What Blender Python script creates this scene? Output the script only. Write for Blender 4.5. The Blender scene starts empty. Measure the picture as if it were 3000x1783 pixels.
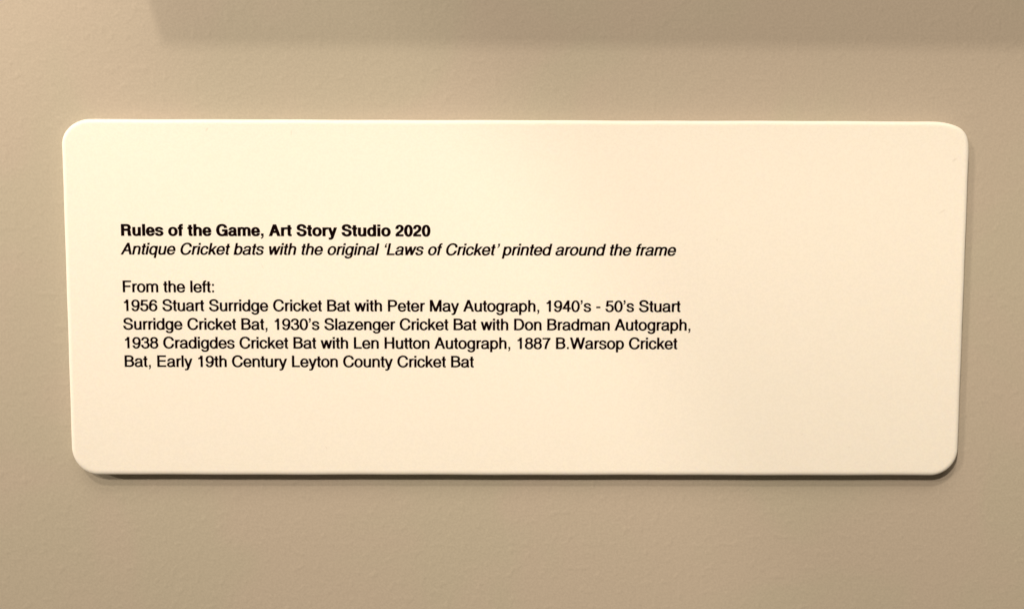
import bpy, bmesh, math, random
from mathutils import Vector

sc = bpy.context.scene
MM = 0.001
# ------------------------------------------------------------------ camera
cam_d = bpy.data.cameras.new("camera")
cam = bpy.data.objects.new("camera", cam_d)
sc.collection.objects.link(cam)
cam.location = (-0.0021771, -0.2215845, 0.0159195)
cam.rotation_euler = (math.radians(85.58409), math.radians(-0.13537), math.radians(-0.30820))
cam_d.sensor_width = 36.0
cam_d.lens = 36.0 * 2883.0 / 3000.0
cam_d.clip_start = 0.01
cam_d.clip_end = 50
sc.camera = cam

# ------------------------------------------------------------------ room light
world = bpy.data.worlds.new("World")
sc.world = world
world.use_nodes = True
bg = world.node_tree.nodes["Background"]
bg.inputs[0].default_value = (1.0, 0.80, 0.56, 1)
bg.inputs[1].default_value = 0.11
sc.view_settings.view_transform = 'Standard'
sc.view_settings.look = 'None'
sc.view_settings.exposure = 0.06
sc.view_settings.gamma = 1.0

WARM = (1.0, 0.84, 0.66)


def spot(name, loc, target, energy, radius, half_deg, blend, color=WARM):
    d = bpy.data.lights.new(name, 'SPOT')
    d.energy = energy
    d.color = color
    d.shadow_soft_size = radius
    d.spot_size = math.radians(2 * half_deg)
    d.spot_blend = blend
    o = bpy.data.objects.new(name, d)
    sc.collection.objects.link(o)
    o.location = loc
    o.rotation_euler = (Vector(target) - Vector(loc)).to_track_quat('-Z', 'Y').to_euler()
    return o


# gallery spots of the ceiling track: two from above, one raking in from the left
spot("track_spot_near", (-0.46, -1.20, 1.44), (0.05, 0, 0.35), 44, 0.052, 32, 1.0)
spot("track_spot_far", (-0.50, -1.20, 0.80), (0.15, 0, 0.45), 84, 0.032, 28, 1.0)
spot("track_spot_left", (-1.15, -1.20, 0.92), (0.05, 0, 0.45), 42, 0.09, 28, 1.0)
spot("raking_spot", (-0.75, -0.35, 0.20), (-0.42, 0, 0.04), 9.5, 0.008, 22.4, 0.025)

# light washing down from the ceiling
ar = bpy.data.lights.new("ceiling_wash", 'AREA')
ar.shape = 'RECTANGLE'
ar.size, ar.size_y = 1.6, 0.6
ar.energy = 13
ar.color = WARM
aro = bpy.data.objects.new("ceiling_wash", ar)
sc.collection.objects.link(aro)
aro.location = (-0.1, -0.80, 1.45)
aro.rotation_euler = (Vector((0, 0, 0)) - Vector(aro.location)).to_track_quat('-Z', 'Y').to_euler()


# ------------------------------------------------------------------ materials
def new_mat(name):
    m = bpy.data.materials.new(name)
    m.use_nodes = True
    nt = m.node_tree
    return m, nt, nt.nodes, nt.links, nt.nodes["Principled BSDF"]


def noise(N, L, co, scale, detail=2.0, rough=0.5, dist=0.0):
    n = N.new('ShaderNodeTexNoise')
    n.inputs['Scale'].default_value = scale
    n.inputs['Detail'].default_value = detail
    n.inputs['Roughness'].default_value = rough
    n.inputs['Distortion'].default_value = dist
    L.new(co, n.inputs['Vector'])
    return n.outputs['Fac']


def math_node(N, L, op, a, b=None, clamp=False):
    n = N.new('ShaderNodeMath')
    n.operation = op
    n.use_clamp = clamp
    for i, v in enumerate((a, b)):
        if v is None:
            continue
        if isinstance(v, (int, float)):
            n.inputs[i].default_value = v
        else:
            L.new(v, n.inputs[i])
    return n.outputs[0]


def remap(N, L, v, a, b, c, d):
    n = N.new('ShaderNodeMapRange')
    n.interpolation_type = 'SMOOTHSTEP'
    L.new(v, n.inputs[0])
    for i, x in enumerate((a, b, c, d)):
        n.inputs[1 + i].default_value = x
    return n.outputs[0]


def mix_rgb(N, L, fac, c1, c2, blend='MIX'):
    n = N.new('ShaderNodeMixRGB')
    n.blend_type = blend
    if isinstance(fac, (int, float)):
        n.inputs[0].default_value = fac
    else:
        L.new(fac, n.inputs[0])
    for i, c in ((1, c1), (2, c2)):
        if isinstance(c, tuple):
            n.inputs[i].default_value = (*c, 1)
        else:
            L.new(c, n.inputs[i])
    return n.outputs[0]


def wall_material():
    m, nt, N, L, P = new_mat("greige_wall_paint")
    co = N.new('ShaderNodeTexCoord').outputs['Object']
    # emulsion with faint warm and cool mottling
    t = remap(N, L, noise(N, L, co, 26, 2.0, 0.5, 0.6), 0.40, 0.60, 0, 1)
    col = mix_rgb(N, L, t, (0.449, 0.400, 0.336), (0.436, 0.403, 0.330))
    g = remap(N, L, noise(N, L, co, 1900, 2.0, 0.7), 0.32, 0.68, 0.955, 1.045)
    gc = N.new('ShaderNodeCombineColor')
    for i in range(3):
        L.new(g, gc.inputs[i])
    L.new(mix_rgb(N, L, 1.0, col, gc.outputs[0], 'MULTIPLY'), P.inputs['Base Color'])
    P.inputs['Roughness'].default_value = 0.62
    P.inputs['Specular IOR Level'].default_value = 0.35
    # roller stipple: broad undulation, small lumps, sparse nibs, fine grain
    a = math_node(N, L, 'MULTIPLY', noise(N, L, co, 130, 2.0, 0.5, 0.4), 0.26)
    b = math_node(N, L, 'MULTIPLY', noise(N, L, co, 620, 1.5, 0.5, 0.2), 0.15)
    n2 = noise(N, L, co, 540, 0.5, 0.4, 0.0)
    c = math_node(N, L, 'MULTIPLY', remap(N, L, n2, 0.52, 0.85, 0, 1), 0.15)
    d = math_node(N, L, 'MULTIPLY', noise(N, L, co, 1500, 2.0, 0.6), 0.04)
    h = math_node(N, L, 'ADD', math_node(N, L, 'ADD', a, b), math_node(N, L, 'ADD', c, d))
    bp = N.new('ShaderNodeBump')
    bp.inputs['Strength'].default_value = 0.55
    bp.inputs['Distance'].default_value = 0.00036
    L.new(h, bp.inputs['Height'])
    L.new(bp.outputs[0], P.inputs['Normal'])
    return m


def plaque_material():
    m, nt, N, L, P = new_mat("white_acrylic")
    co = N.new('ShaderNodeTexCoord').outputs['Object']
    t = remap(N, L, noise(N, L, co, 18, 2.0, 0.5, 0.4), 0.38, 0.62, 0, 1)
    col = mix_rgb(N, L, t, (0.866, 0.850, 0.802), (0.863, 0.851, 0.800))
    g = remap(N, L, noise(N, L, co, 1900, 2.0, 0.7), 0.32, 0.68, 0.98, 1.02)
    gc = N.new('ShaderNodeCombineColor')
    for i in range(3):
        L.new(g, gc.inputs[i])
    col = mix_rgb(N, L, 1.0, col, gc.outputs[0], 'MULTIPLY')
    # faint scuffs and specks, millimetres on the plaque: x, z, half width, half height, tilt, strength
    scuffs = [(-68.0, 37.4, .75, .32, 55, .22), (-49.5, 36.7, .22, .9, 0, .16), (-56.3, 7.3, .22, .9, 25, .14),
              (96.7, 31.2, .9, .38, 40, .18), (94.4, 19.9, 1.1, .3, 30, .16), (-42.7, -33.3, .5, .22, 120, .18),
              (-65.1, 21.8, .7, .25, 140, .13), (44.5, 13.5, .3, .3, 0, .18), (75.2, -33.1, .35, .35, 0, .13),
              (64.5, -30.2, .55, .25, 60, .11)]
    for x, z, rx, rz, ang, s in scuffs:
        mp = N.new('ShaderNodeMapping')
        mp.vector_type = 'TEXTURE'
        mp.inputs['Location'].default_value = (x * MM, 0, z * MM)
        mp.inputs['Rotation'].default_value = (0, -math.radians(ang), 0)
        mp.inputs['Scale'].default_value = (rx * MM, 0.02, rz * MM)
        L.new(co, mp.inputs['Vector'])
        ln = N.new('ShaderNodeVectorMath')
        ln.operation = 'LENGTH'
        L.new(mp.outputs[0], ln.inputs[0])
        f = remap(N, L, ln.outputs['Value'], 0.1, 1.0, s, 0.0)
        col = mix_rgb(N, L, f, col, (0.30, 0.25, 0.20))
    L.new(col, P.inputs['Base Color'])
    P.inputs['Roughness'].default_value = 0.42
    P.inputs['Specular IOR Level'].default_value = 0.4
    P.inputs['Subsurface Weight'].default_value = 0.12
    P.inputs['Subsurface Radius'].default_value = (0.0012, 0.0010, 0.0006)
    P.inputs['Subsurface Scale'].default_value = 1.0
    bp = N.new('ShaderNodeBump')
    bp.inputs['Strength'].default_value = 0.25
    bp.inputs['Distance'].default_value = 0.00006
    L.new(noise(N, L, co, 240, 2.0, 0.5), bp.inputs['Height'])
    L.new(bp.outputs[0], P.inputs['Normal'])
    return m


def simple_material(name, color, rough, spec=0.4, grain=0.0, scale=60):
    m, nt, N, L, P = new_mat(name)
    co = N.new('ShaderNodeTexCoord').outputs['Object']
    t = noise(N, L, co, scale, 3.0, 0.6)
    c2 = tuple(c * (1 - grain) for c in color)
    L.new(mix_rgb(N, L, t, color, c2), P.inputs['Base Color'])
    P.inputs['Roughness'].default_value = rough
    P.inputs['Specular IOR Level'].default_value = spec
    return m


M_WALL = wall_material()
M_PLAQUE = plaque_material()
M_INK = simple_material("black_print_ink", (0.004, 0.00036, 0.0006), 0.7, 0.03, 0.25, 900)
M_TAPE = simple_material("grey_foam_tape", (0.25, 0.24, 0.22), 0.8, 0.2, 0.2)
M_WOOD = simple_material("dark_frame_wood", (0.06, 0.035, 0.02), 0.5, 0.4, 0.5, 40)
M_BOARD = simple_material("mount_board", (0.55, 0.50, 0.42), 0.8, 0.2, 0.1)


def mesh_obj(name, verts, faces, mat, parent=None, smooth=False):
    me = bpy.data.meshes.new(name)
    me.from_pydata(verts, [], faces)
    me.materials.append(mat)
    if smooth:
        for p in me.polygons:
            p.use_smooth = True
    me.update()
    o = bpy.data.objects.new(name, me)
    sc.collection.objects.link(o)
    if parent:
        o.parent = parent
    return o


def box(name, x0, x1, y0, y1, z0, z1, mat, parent=None, bevel=0.0):
    bm = bmesh.new()
    vs = [bm.verts.new((x, y, z)) for x in (x0, x1) for y in (y0, y1) for z in (z0, z1)]
    for f in ((0, 1, 3, 2), (4, 6, 7, 5), (0, 4, 5, 1), (2, 3, 7, 6), (0, 2, 6, 4), (1, 5, 7, 3)):
        bm.faces.new([vs[i] for i in f])
    bmesh.ops.recalc_face_normals(bm, faces=bm.faces)
    if bevel:
        bmesh.ops.bevel(bm, geom=list(bm.edges), offset=bevel, segments=2, affect='EDGES')
    me = bpy.data.meshes.new(name)
    bm.to_mesh(me)
    bm.free()
    me.materials.append(mat)
    o = bpy.data.objects.new(name, me)
    sc.collection.objects.link(o)
    if parent:
        o.parent = parent
    return o


# ------------------------------------------------------------------ wall
wall = box("wall", -1.5, 1.5, 0.0, 0.12, -1.45, 1.35, M_WALL)
wall["kind"] = "structure"

# ------------------------------------------------------------------ plaque
plaque = bpy.data.objects.new("wall_plaque", None)
sc.collection.objects.link(plaque)
plaque.empty_display_size = 0.05
plaque["label"] = "white rounded-corner caption plaque with black printed text, mounted on the beige wall"
plaque["category"] = "plaque"

HW, HH, FRONT, BACK, BEV = 100.0, 39.63, -3.0, -0.55, 0.55


def corner(cx, cz, r, a0, a1, n=16):
    return [(cx + r * math.cos(math.radians(a0 + (a1 - a0) * i / n)),
             cz + r * math.sin(math.radians(a0 + (a1 - a0) * i / n))) for i in range(n + 1)]


def smooth_through(pts, sub=4):
    out = []
    for i in range(len(pts) - 1):
        p0 = pts[max(i - 1, 0)]
        p1, p2 = pts[i], pts[i + 1]
        p3 = pts[min(i + 2, len(pts) - 1)]
        for k in range(sub):
            t = k / sub
            out.append(tuple(0.5 * (2 * b + (c - a) * t + (2 * a - 5 * b + 4 * c - d) * t * t + (3 * b - a - 3 * c + d) * t ** 3)
                             for a, b, c, d in zip(p0, p1, p2, p3)))
    out.append(pts[-1])
    return out


def line(a, b, n=24):
    return [(a[0] + (b[0] - a[0]) * i / n, a[1] + (b[1] - a[1]) * i / n) for i in range(1, n)]


# counter-clockwise seen from the front; the top right corner is cut less evenly than the others
TR = smooth_through([(99.98, 31.9), (99.95, 33.3), (99.82, 34.9), (99.5, 36.2), (98.95, 37.2), (98.15, 38.0),
                     (97.1, 38.6), (95.9, 39.02), (94.5, 39.34), (92.9, 39.55), (91.0, 39.63)], 3)
TL = corner(-HW + 6.3, HH - 6.1, 6.2, 90, 180)
TL = [(-HW + 6.4 + 6.4 * math.cos(math.radians(90 + 90 * i / 16)), HH - 5.6 + 5.6 * math.sin(math.radians(90 + 90 * i / 16))) for i in range(17)]
BL = [(-HW + 6.0 + 6.0 * math.cos(math.radians(180 + 90 * i / 16)), -HH + 6.3 + 6.3 * math.sin(math.radians(180 + 90 * i / 16))) for i in range(17)]
BR = [(HW - 6.2 + 6.2 * math.cos(math.radians(270 + 90 * i / 16)), -HH + 6.0 + 6.0 * math.sin(math.radians(270 + 90 * i / 16))) for i in range(17)]
loop = TR + line(TR[-1], TL[0], 40) + TL + line(TL[-1], BL[0], 14) + BL + line(BL[-1], BR[0], 40) + BR + line(BR[-1], TR[0], 14)
random.seed(4)
ph = [random.uniform(0, 6.28) for _ in range(4)]
n = len(loop)
nrm = []
for i in range(n):
    ax, az = loop[i - 1]
    bx_, bz = loop[(i + 1) % n]
    tx, tz = bx_ - ax, bz - az
    l = math.hypot(tx, tz)
    nrm.append((tz / l, -tx / l))
wob = [0.025 * math.sin(p[0] * 0.11 + ph[0]) + 0.02 * math.sin(p[0] * 0.31 + p[1] * 0.4 + ph[1]) for p in loop]
verts, faces = [], []
rings = [(0.25, BACK), (0.0, BACK - 0.2)]
for k in range(0, 7):
    a = math.radians(90 * k / 6)
    rings.append((1.9 * BEV * (1 - math.cos(a)), FRONT + BEV - BEV * math.sin(a)))
for inset, y in rings:
    for i in range(n):
        d = wob[i] - inset
        verts.append(((loop[i][0] + nrm[i][0] * d) * MM, y * MM, (loop[i][1] + nrm[i][1] * d) * MM))
R_ = len(rings)
for r in range(R_ - 1):
    for i in range(n):
        j = (i + 1) % n
        faces.append((r * n + i, r * n + j, (r + 1) * n + j, (r + 1) * n + i))
faces.append(tuple((R_ - 1) * n + i for i in range(n)))
faces.append(tuple(reversed(range(n))))
panel = mesh_obj("panel", verts, faces, M_PLAQUE, plaque, smooth=True)
bm = bmesh.new()
bm.from_mesh(panel.data)
bmesh.ops.recalc_face_normals(bm, faces=bm.faces)
bm.to_mesh(panel.data)
bm.free()
for p in panel.data.polygons:
    if len(p.vertices) > 4:
        p.use_smooth = False

for x0, x1 in ((-84, -34), (34, 84)):
    box("mounting_pad", x0 * MM, x1 * MM, BACK * MM, 0.0, -24 * MM, 24 * MM, M_TAPE, plaque)

# ------------------------------------------------------------------ lettering
# A plain grotesque drawn from stroke skeletons, 1000 units to the em. Each glyph: advance, extents
# (left, bottom, right, top) and strokes. A stroke is a list: ('M',x,y) ('L',x,y) ('C',6 numbers)
# ('h',x,y) quarter arc leaving horizontally, ('v',x,y) quarter arc leaving vertically.
# Optional last item: a string of end cuts, e.g. 'hh' both ends cut horizontally, '-' = square.
RV, RH = 84.0, 72.0      # stem and bar of the skeleton's own design weight
CV, CH = 92.0, 80.0


def st(*p):
    return list(p)


def bar(y, x0, x1):
    return [('M', x0, y), ('L', x1, y), 'vv']


def stem(x, y0, y1):
    return [('M', x, y0), ('L', x, y1), 'hh']


def dia(x0, y0, x1, y1):
    return [('M', x0, y0), ('L', x1, y1), 'hh']


def ring(l, b, r, t, V, H):
    l += V / 2; r -= V / 2; b += H / 2; t -= H / 2
    mx, my = (l + r) / 2, (b + t) / 2
    return [('M', l, my), ('v', mx, t), ('h', r, my), ('v', mx, b), ('h', l, my), 'oo']


v, h = RV, RH
G = {}
G['a'] = (36, -15, 518, 538, [
    st(('M', 103, 366), ('v', 270, 502), ('h', 436, 392), ('L', 436, 105), ('v', 490, 34), ('L', 522, 36), 'hv'),
    st(('M', 436, 318), ('C', 425, 288, 330, 286, 235, 271), ('C', 130, 252, 78, 215, 78, 145), ('v', 212, 21), ('h', 436, 190), '--')])
G['b'] = (58, -15, 517, 718, [stem(100, 0, 718), ring(58, -15, 517, 538, v, h)])
G['c'] = (30, -15, 477, 538, [st(('M', 428, 352), ('v', 262, 502), ('h', 72, 262), ('v', 262, 21), ('h', 434, 182), 'hh')])
G['d'] = (35, -15, 499, 718, [stem(457, 0, 718), ring(35, -15, 499, 538, v, h)])
G['e'] = (40, -15, 516, 538, [bar(256, 84, 470),
    st(('M', 474, 218), ('L', 474, 262), ('v', 278, 502), ('h', 82, 262), ('v', 282, 21), ('h', 464, 150), 'hh')])
G['f'] = (14, 0, 262, 728, [st(('M', 132, 0), ('L', 132, 590), ('v', 220, 692), ('L', 262, 690), 'hv'), bar(487, 14, 262)])
G['g'] = (40, -220, 499, 538, [ring(40, -15, 499, 538, v, h),
    st(('M', 457, 523), ('L', 457, -20), ('v', 268, -184), ('h', 104, -72), 'hh')])
G['h'] = (76, 0, 491, 718, [stem(118, 0, 718), st(('M', 118, 300), ('v', 298, 502), ('h', 449, 360), ('L', 449, 0), '-h')])
G['i'] = (67, 0, 155, 718, [stem(111, 0, 523), stem(111, 618, 718)])
G['k'] = (67, 0, 501, 718, [stem(109, 0, 718), dia(110, 150, 428, 523), dia(450, 0, 240, 320)])
G['l'] = (67, 0, 155, 718, [stem(111, 0, 718)])
G['m'] = (65, 0, 769, 538, [stem(107, 0, 523), st(('M', 107, 310), ('v', 268, 502), ('h', 417, 372), ('L', 417, 0), '-h'),
    st(('M', 417, 310), ('v', 578, 502), ('h', 727, 372), ('L', 727, 0), '-h')])
G['n'] = (65, 0, 491, 538, [stem(107, 0, 523), st(('M', 107, 300), ('v', 293, 502), ('h', 449, 360), ('L', 449, 0), '-h')])
G['o'] = (35, -15, 521, 538, [ring(35, -15, 521, 538, v, h)])
G['p'] = (58, -207, 517, 538, [stem(100, -207, 523), ring(58, -15, 517, 538, v, h)])
G['q'] = (35, -207, 494, 538, [stem(452, -207, 523), ring(35, -15, 494, 538, v, h)])
G['r'] = (77, 0, 332, 538, [stem(119, 0, 523), st(('M', 119, 270), ('v', 275, 490), ('L', 332, 494), '-v')])
G['s'] = (32, -15, 464, 538, [st(('M', 410, 372), ('v', 244, 502), ('h', 88, 392), ('C', 88, 312, 160, 302, 245, 280),
    ('C', 345, 255, 422, 232, 422, 142), ('v', 248, 21), ('h', 76, 158), 'hh')])
G['t'] = (14, -7, 257, 669, [st(('M', 137, 669), ('L', 137, 100), ('v', 215, 30), ('L', 257, 34), 'hv'), bar(487, 14, 257)])
G['u'] = (68, -15, 489, 523, [stem(447, 0, 523), st(('M', 447, 225), ('v', 258, 21), ('h', 110, 165), ('L', 110, 523), '-h')])
G['w'] = (14, 0, 709, 523, [dia(210, 0, 62, 523), dia(210, 0, 361, 523), dia(513, 0, 361, 523), dia(513, 0, 662, 523)])
G['y'] = (11, -214, 489, 523, [dia(248, 0, 60, 523), st(('M', 442, 523), ('L', 252, -20), ('C', 222, -112, 190, -176, 120, -178), ('L', 42, -174), 'hv')])
G['z'] = (31, 0, 469, 523, [bar(487, 44, 455), bar(36, 31, 469), dia(88, 40, 405, 485)])
V, H = CV, CH
G['A'] = (14, 0, 654, 718, [dia(64, 0, 333, 718), dia(604, 0, 335, 718), bar(250, 140, 525)])
G['B'] = (74, 0, 627, 718, [stem(120, 0, 718), st(('M', 120, 678), ('L', 345, 678), ('h', 548, 535), ('v', 345, 384), ('L', 120, 384), '--'),
    st(('M', 120, 384), ('L', 360, 384), ('h', 581, 212), ('v', 360, 40), ('L', 120, 40), '--')])
G['C'] = (44, -19, 681, 737, [st(('M', 628, 490), ('v', 372, 697), ('h', 90, 359), ('v', 372, 21), ('h', 634, 262), 'hh')])
G['D'] = (81, 0, 674, 718, [stem(127, 0, 718), st(('M', 127, 678), ('L', 340, 678), ('h', 628, 359), ('v', 340, 40), ('L', 127, 40), '--')])
G['E'] = (86, 0, 616, 718, [stem(132, 0, 718), bar(678, 90, 606), bar(378, 90, 580), bar(40, 90, 616)])
G['F'] = (86, 0, 583, 718, [stem(132, 0, 718), bar(678, 90, 583), bar(365, 90, 535)])
G['G'] = (48, -19, 709, 737, [st(('M', 642, 498), ('v', 390, 697), ('h', 94, 359), ('v', 388, 21), ('h', 663, 240), ('L', 663, 340), '--'),
    bar(338, 404, 705), stem(674, 0, 374)])
G['H'] = (77, 0, 646, 718, [stem(123, 0, 718), stem(600, 0, 718), bar(372, 120, 600)])
G['L'] = (76, 0, 537, 718, [stem(122, 0, 718), bar(40, 80, 537)])
G['M'] = (73, 0, 761, 718, [stem(119, 0, 718), stem(715, 0, 718), dia(417, 0, 137, 718), dia(417, 0, 697, 718)])
G['P'] = (86, 0, 622, 718, [stem(132, 0, 718), st(('M', 132, 678), ('L', 375, 678), ('h', 576, 505), ('v', 375, 330), ('L', 132, 330), '--')])
G['R'] = (88, 0, 684, 718, [stem(134, 0, 718), st(('M', 134, 678), ('L', 400, 678), ('h', 600, 525), ('v', 400, 372), ('L', 134, 372), '--'),
    st(('M', 420, 372), ('h', 588, 225), ('L', 592, 130), ('C', 594, 60, 604, 35, 628, 0), '-h')])
G['S'] = (49, -19, 620, 737, [st(('M', 556, 500), ('v', 330, 697), ('h', 116, 540), ('C', 116, 430, 205, 408, 335, 376),
    ('C', 488, 338, 574, 305, 574, 202), ('v', 345, 21), ('h', 96, 228), 'hh')])
G['W'] = (16, 0, 928, 718, [dia(261, 0, 66, 718), dia(261, 0, 472, 718), dia(683, 0, 472, 718), dia(683, 0, 878, 718)])
G['0'] = (37, -19, 519, 703, [ring(37, -19, 519, 703, v, h)])
G['1'] = (101, 0, 359, 703, [stem(317, 0, 703), st(('M', 101, 530), ('C', 200, 532, 270, 560, 300, 690), '--')])
G['2'] = (26, 0, 507, 703, [st(('M', 84, 468), ('v', 275, 667), ('h', 462, 495), ('C', 462, 385, 380, 330, 262, 248),
    ('C', 160, 178, 92, 130, 80, 30), 'h-'), bar(36, 34, 507)])
G['3'] = (34, -19, 522, 703, [st(('M', 90, 505), ('v', 272, 667), ('h', 446, 520), ('v', 290, 378), ('L', 222, 378), 'hv'),
    st(('M', 222, 372), ('L', 300, 372), ('h', 480, 195), ('v', 275, 17), ('h', 78, 205), 'vh')])
G['4'] = (25, 0, 523, 703, [stem(374, 0, 703), bar(204, 30, 523), dia(72, 200, 372, 703)])
G['5'] = (32, -19, 514, 688, [bar(652, 125, 478), dia(108, 330, 150, 688), st(('M', 104, 335), ('C', 140, 395, 200, 418, 272, 418),
    ('h', 472, 222), ('v', 264, 17), ('h', 76, 185), '-h')])
G['6'] = (38, -19, 518, 703, [ring(38, -19, 518, 455, v, h), st(('M', 460, 520), ('v', 292, 667), ('h', 80, 310), ('L', 80, 215), 'h-')])
G['7'] = (37, 0, 523, 688, [bar(652, 37, 523), st(('M', 476, 650), ('C', 360, 520, 245, 280, 220, 0), '-h')])
G['8'] = (38, -19, 517, 703, [ring(66, 345, 490, 703, v, h), ring(38, -19, 517, 412, v, h)])
G['9'] = (42, -19, 514, 703, [ring(42, 232, 514, 703, v, h), st(('M', 92, 165), ('v', 264, 17), ('h', 472, 372), ('L', 472, 470), 'h-')])
G['.'] = (87, 0, 191, 106, [('poly', (87, 0), (191, 0), (191, 106), (87, 106))])
G[':'] = (87, 0, 191, 516, [('poly', (87, 0), (191, 0), (191, 106), (87, 106)), ('poly', (87, 410), (191, 410), (191, 516), (87, 516))])
COMMA = ('poly', (87, 0), (141, 0), (138, -52), (120, -84), (87, -98), (87, -147), (132, -130), (168, -92), (188, -42), (191, 20), (191, 106), (87, 106))
G[','] = (87, -147, 191, 106, [COMMA])
G['-'] = (44, 232, 289, 322, [('poly', (44, 234), (289, 234), (289, 320), (44, 320))])
G["'"] = (53, 463, 157, 718, [('poly',) + tuple((53 + (x - 87), 612 + y) for x, y in COMMA[1:])])
G["`"] = (65, 470, 169, 725, [('poly',) + tuple((65 + (191 - x), 578 - y) for x, y in COMMA[1:])])

ADV_R = dict(zip(" abcdefghiklmnopqrstuwyz", (278, 556, 556, 500, 556, 556, 278, 556, 556, 222, 500, 222, 833, 556, 556, 556, 556,
                                              333, 500, 278, 556, 722, 500, 500)))
ADV_R.update(dict(zip("ABCDEFGHLMPRSW", (667, 667, 722, 722, 667, 611, 778, 722, 556, 833, 667, 722, 667, 944))))
ADV_R.update({c: 556 for c in "0123456789"})
ADV_R.update({',': 278, '.': 278, '-': 333, "'": 222, "`": 222, ':': 278})
ADV_B = dict(ADV_R)
ADV_B.update(dict(zip("abdefhilmorstuyA", (556, 611, 611, 556, 333, 611, 278, 278, 889, 611, 389, 556, 333, 611, 556, 722))))
EXT_B = {'a': (29, -14, 527, 546), 'e': (23, -14, 528, 546), 'd': (35, -14, 551, 718), 'f': (10, 0, 318, 727), 'h': (65, 0, 546, 718),
         'i': (69, 0, 209, 725), 'l': (69, 0, 209, 718), 'm': (64, 0, 826, 546), 'o': (34, -14, 578, 546), 'r': (64, 0, 373, 546),
         's': (30, -14, 519, 546), 't': (10, -6, 309, 676), 'u': (66, -14, 545, 532), 'y': (10, -214, 539, 532), 'A': (20, 0, 702, 718),
         'G': (44, -19, 713, 737), 'R': (76, 0, 677, 718), 'S': (39, -19, 629, 737), '0': (32, -19, 524, 710), '2': (26, 0, 511, 710),
         ',': (64, -168, 214, 146)}
CAPS = set("ABCDEFGHLMPRSW")
SPREAD = 14.0           # how far the ink has swollen past the drawn edge, units


def lin(x, a, b, c, d):
    return c + (x - a) * (d - c) / (b - a) if b != a else c + (x - a)


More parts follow.
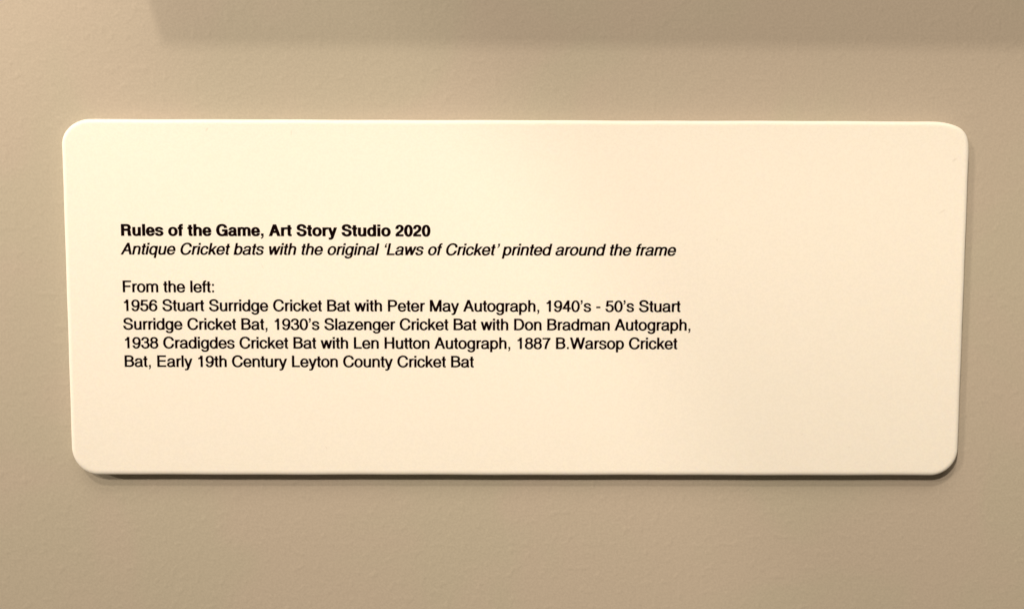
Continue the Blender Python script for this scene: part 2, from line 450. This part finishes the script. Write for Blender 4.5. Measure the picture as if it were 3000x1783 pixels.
def glyph_geometry(ch, bold):
    l, b, r, t, strokes = G[ch]
    v0, h0 = (CV, CH) if ch in CAPS else (RV, RH)
    if bold:
        l2, b2, r2, t2 = EXT_B[ch]
        v1, h1 = (148.0, 120.0) if ch in CAPS else (138.0, 108.0)
    else:
        l2, b2, r2, t2, v1, h1 = l, b, r, t, v0, h0
    narrow = (r - l) < 1.2 * v0
    def cx(x):
        return (l2 + r2) / 2 + (x - (l + r) / 2) if narrow else lin(x, l + v0 / 2, r - v0 / 2, l2 + v1 / 2, r2 - v1 / 2)
    def cy(y):
        if b < -100:   # descender: keep x-height letters on the line
            bb = -15 if y > 5 else b
            bb2 = (-14 if bold else -15) if y > 5 else b2
            return lin(y, bb + h0 / 2, t - h0 / 2, bb2 + h1 / 2, t2 - h1 / 2)
        return lin(y, b + h0 / 2, t - h0 / 2, b2 + h1 / 2, t2 - h1 / 2)
    ox = lambda x: lin(x, l, r, l2, r2)
    oy = lambda y: lin(y, b, t, b2, t2)
    sx, sy = (32.0, 15.0) if bold else (32.0, 15.5)
    Vn, Hn = v1 + 2 * sx, h1 + 2 * sy
    geo = []
    for s in strokes:
        if s[0] == 'poly':
            pts = [(ox(x), oy(y)) for x, y in s[1:]]
            area = sum(pts[i - 1][0] * pts[i][1] - pts[i][0] * pts[i - 1][1] for i in range(len(pts)))
            if area < 0:
                pts.reverse()
            out = []
            for i in range(len(pts)):
                (ax_, ay_), (px, py), (bx2, by2) = pts[i - 1], pts[i], pts[(i + 1) % len(pts)]
                l1 = math.hypot(px - ax_, py - ay_) or 1; l2_ = math.hypot(bx2 - px, by2 - py) or 1
                n1 = ((py - ay_) / l1, -(px - ax_) / l1); n2_ = ((by2 - py) / l2_, -(bx2 - px) / l2_)
                dt = max(0.35, 1 + n1[0] * n2_[0] + n1[1] * n2_[1])
                out.append((px + (n1[0] + n2_[0]) * SPREAD * 0.8 / dt, py + (n1[1] + n2_[1]) * SPREAD * 0.8 / dt))
            geo.append(('poly', out))
            continue
        cuts = '--'
        items = s
        if isinstance(s[-1], str):
            cuts, items = s[-1], s[:-1]
        pts = []
        cur = None
        last = len(items) - 1
        for k, it in enumerate(items):
            c = it[1:]
            end_cut = cuts[0] if k == 0 else (cuts[1] if k == last else '-')
            X = ox(c[-2]) if end_cut == 'v' else cx(c[-2])
            Y = oy(c[-1]) if end_cut == 'h' and (abs(c[-1] - b) < 1 or abs(c[-1] - t) < 1 or c[-1] in (0, 523, 718)) else cy(c[-1])
            if end_cut == 'h' and c[-1] in (0, 523) and bold and ch not in CAPS:
                Y = 0 if c[-1] == 0 else 532
            if end_cut == 'h' and c[-1] == 0:
                Y = 0
            if it[0] == 'M':
                pts.append((X, Y))
            elif it[0] == 'L':
                x0, y0 = cur
                for q in range(1, 3):
                    pts.append((x0 + (X - x0) * q / 2, y0 + (Y - y0) * q / 2))
            else:
                x0, y0 = cur
                if it[0] == 'C':
                    c1 = (cx(c[0]), cy(c[1])); c2 = (cx(c[2]), cy(c[3]))
                elif it[0] == 'h':
                    c1 = (x0 + (X - x0) * 0.58, y0); c2 = (X, Y + (y0 - Y) * 0.42)
                    c2 = (X, y0 + (Y - y0) * 0.42)
                else:
                    c1 = (x0, y0 + (Y - y0) * 0.58); c2 = (x0 + (X - x0) * 0.42, Y)
                for q in range(1, 11):
                    u = q / 10; w = 1 - u
                    pts.append(tuple(w ** 3 * a_ + 3 * w * w * u * b_ + 3 * w * u * u * c_ + u ** 3 * d_
                                     for a_, b_, c_, d_ in zip((x0, y0), c1, c2, (X, Y))))
            cur = (X, Y)
        closed = cuts == 'oo'
        if closed:
            pts = pts[:-1]
        m = len(pts)
        L_, R2 = [], []
        for i in range(m):
            if closed:
                pa, pb = pts[i - 1], pts[(i + 1) % m]
            else:
                pa, pb = pts[max(i - 1, 0)], pts[min(i + 1, m - 1)]
            tx, ty = pb[0] - pa[0], pb[1] - pa[1]
            ln = math.hypot(tx, ty) or 1
            tx /= ln; ty /= ln
            w = math.sqrt((Vn * ty) ** 2 + (Hn * tx) ** 2)
            nx, ny = -ty * w / 2, tx * w / 2
            px, py = pts[i]
            if not closed and i in (0, m - 1):
                cut = cuts[0] if i == 0 else cuts[1]
                sg = -1 if i == 0 else 1
                px += tx * SPREAD * sg * (0 if cut == '-' else 1)
                py += ty * SPREAD * sg * (0 if cut == '-' else 1)
                if cut == 'h' and abs(ty) > 0.35:
                    nx, ny = -w / 2 / ty, 0.0
                elif cut == 'v' and abs(tx) > 0.35:
                    nx, ny = 0.0, w / 2 / tx
            L_.append((px + nx, py + ny)); R2.append((px - nx, py - ny))
        geo.append(('strip', L_, R2, closed))
    return geo


def text_line(body, x, z, size, bold=False, slant=0.0, track=0.0, name="text_line"):
    verts, faces = [], []
    adv = ADV_B if bold else ADV_R
    pen = 0.0
    sk = math.tan(math.radians(slant))
    cache = {}
    for ch in body:
        lean = 70 if (slant and ch == "'") else 0
        if ch != ' ':
            if ch not in cache:
                cache[ch] = glyph_geometry(ch, bold)
            for k, g in enumerate(cache[ch]):
                y = FRONT - 0.012 - 0.0015 * k
                def add(p):
                    verts.append(((x + (pen + lean + p[0] + sk * p[1]) * size / 1000) * MM, y * MM, (z + p[1] * size / 1000) * MM))
                    return len(verts) - 1
                if g[0] == 'poly':
                    ids = [add(p) for p in g[1]]
                    faces.append(tuple(ids))
                else:
                    _, A, B, closed = g
                    ia = [add(p) for p in A]
                    ib = [add(p) for p in B]
                    m = len(A)
                    for i in range(m if closed else m - 1):
                        j = (i + 1) % m
                        faces.append((ia[i], ia[j], ib[j], ib[i]))
        pen += adv[ch] + track
    return mesh_obj(name, verts, faces, M_INK, plaque)


SZ, X0 = 3.515, -87.6
rows = [("Rules of the Game, Art Story Studio 2020", 14.12, True, 0, "heading", "bold black heading line"),
        ("Antique Cricket bats with the original `Laws of Cricket' printed around the frame", 9.98, False, 12, "subtitle", "italic black line under the heading"),
        ("From the left:", 1.63, False, 0, "text_line", "short black line above the paragraph"),
        ("1956 Stuart Surridge Cricket Bat with Peter May Autograph, 1940's - 50's Stuart", -2.54, False, 0, "text_line", "first line of the paragraph"),
        ("Surridge Cricket Bat, 1930's Slazenger Cricket Bat with Don Bradman Autograph,", -6.70, False, 0, "text_line", "second line of the paragraph"),
        ("1938 Cradigdes Cricket Bat with Len Hutton Autograph, 1887 B.Warsop Cricket", -10.88, False, 0, "text_line", "third line of the paragraph"),
        ("Bat, Early 19th Century Leyton County Cricket Bat", -15.05, False, 0, "text_line", "last line of the paragraph")]
for body, z, bold, sl, nm, lab in rows:
    o = text_line(body, X0, z, SZ, bold, sl, 0.0, nm)
    o["label"] = lab

# ------------------------------------------------------------------ the picture hanging just above
frame = bpy.data.objects.new("picture_frame", None)
sc.collection.objects.link(frame)
frame.location = (-0.0879, 0, 0.0903)
frame["label"] = "dark wooden picture frame hung above the caption plaque, casting its shadow on the wall"
frame["category"] = "picture frame"
FW, FH, FD, FT = 1.00, 0.95, 0.030, 0.035
box("rail", 0, FW, -FD, -0.0005, 0, FT, M_WOOD, frame, 0.00036)
box("rail", 0, FW, -FD, -0.0005, FH - FT, FH, M_WOOD, frame, 0.00036)
box("stile", 0.0, FT, -FD + 0.0006, -0.0005, FT, FH - FT, M_WOOD, frame, 0.00036)
box("stile", FW - FT, FW, -FD + 0.0006, -0.0005, FT, FH - FT, M_WOOD, frame, 0.00036)
box("mount_board", FT, FW - FT, -0.010, -0.004, FT, FH - FT, M_BOARD, frame)
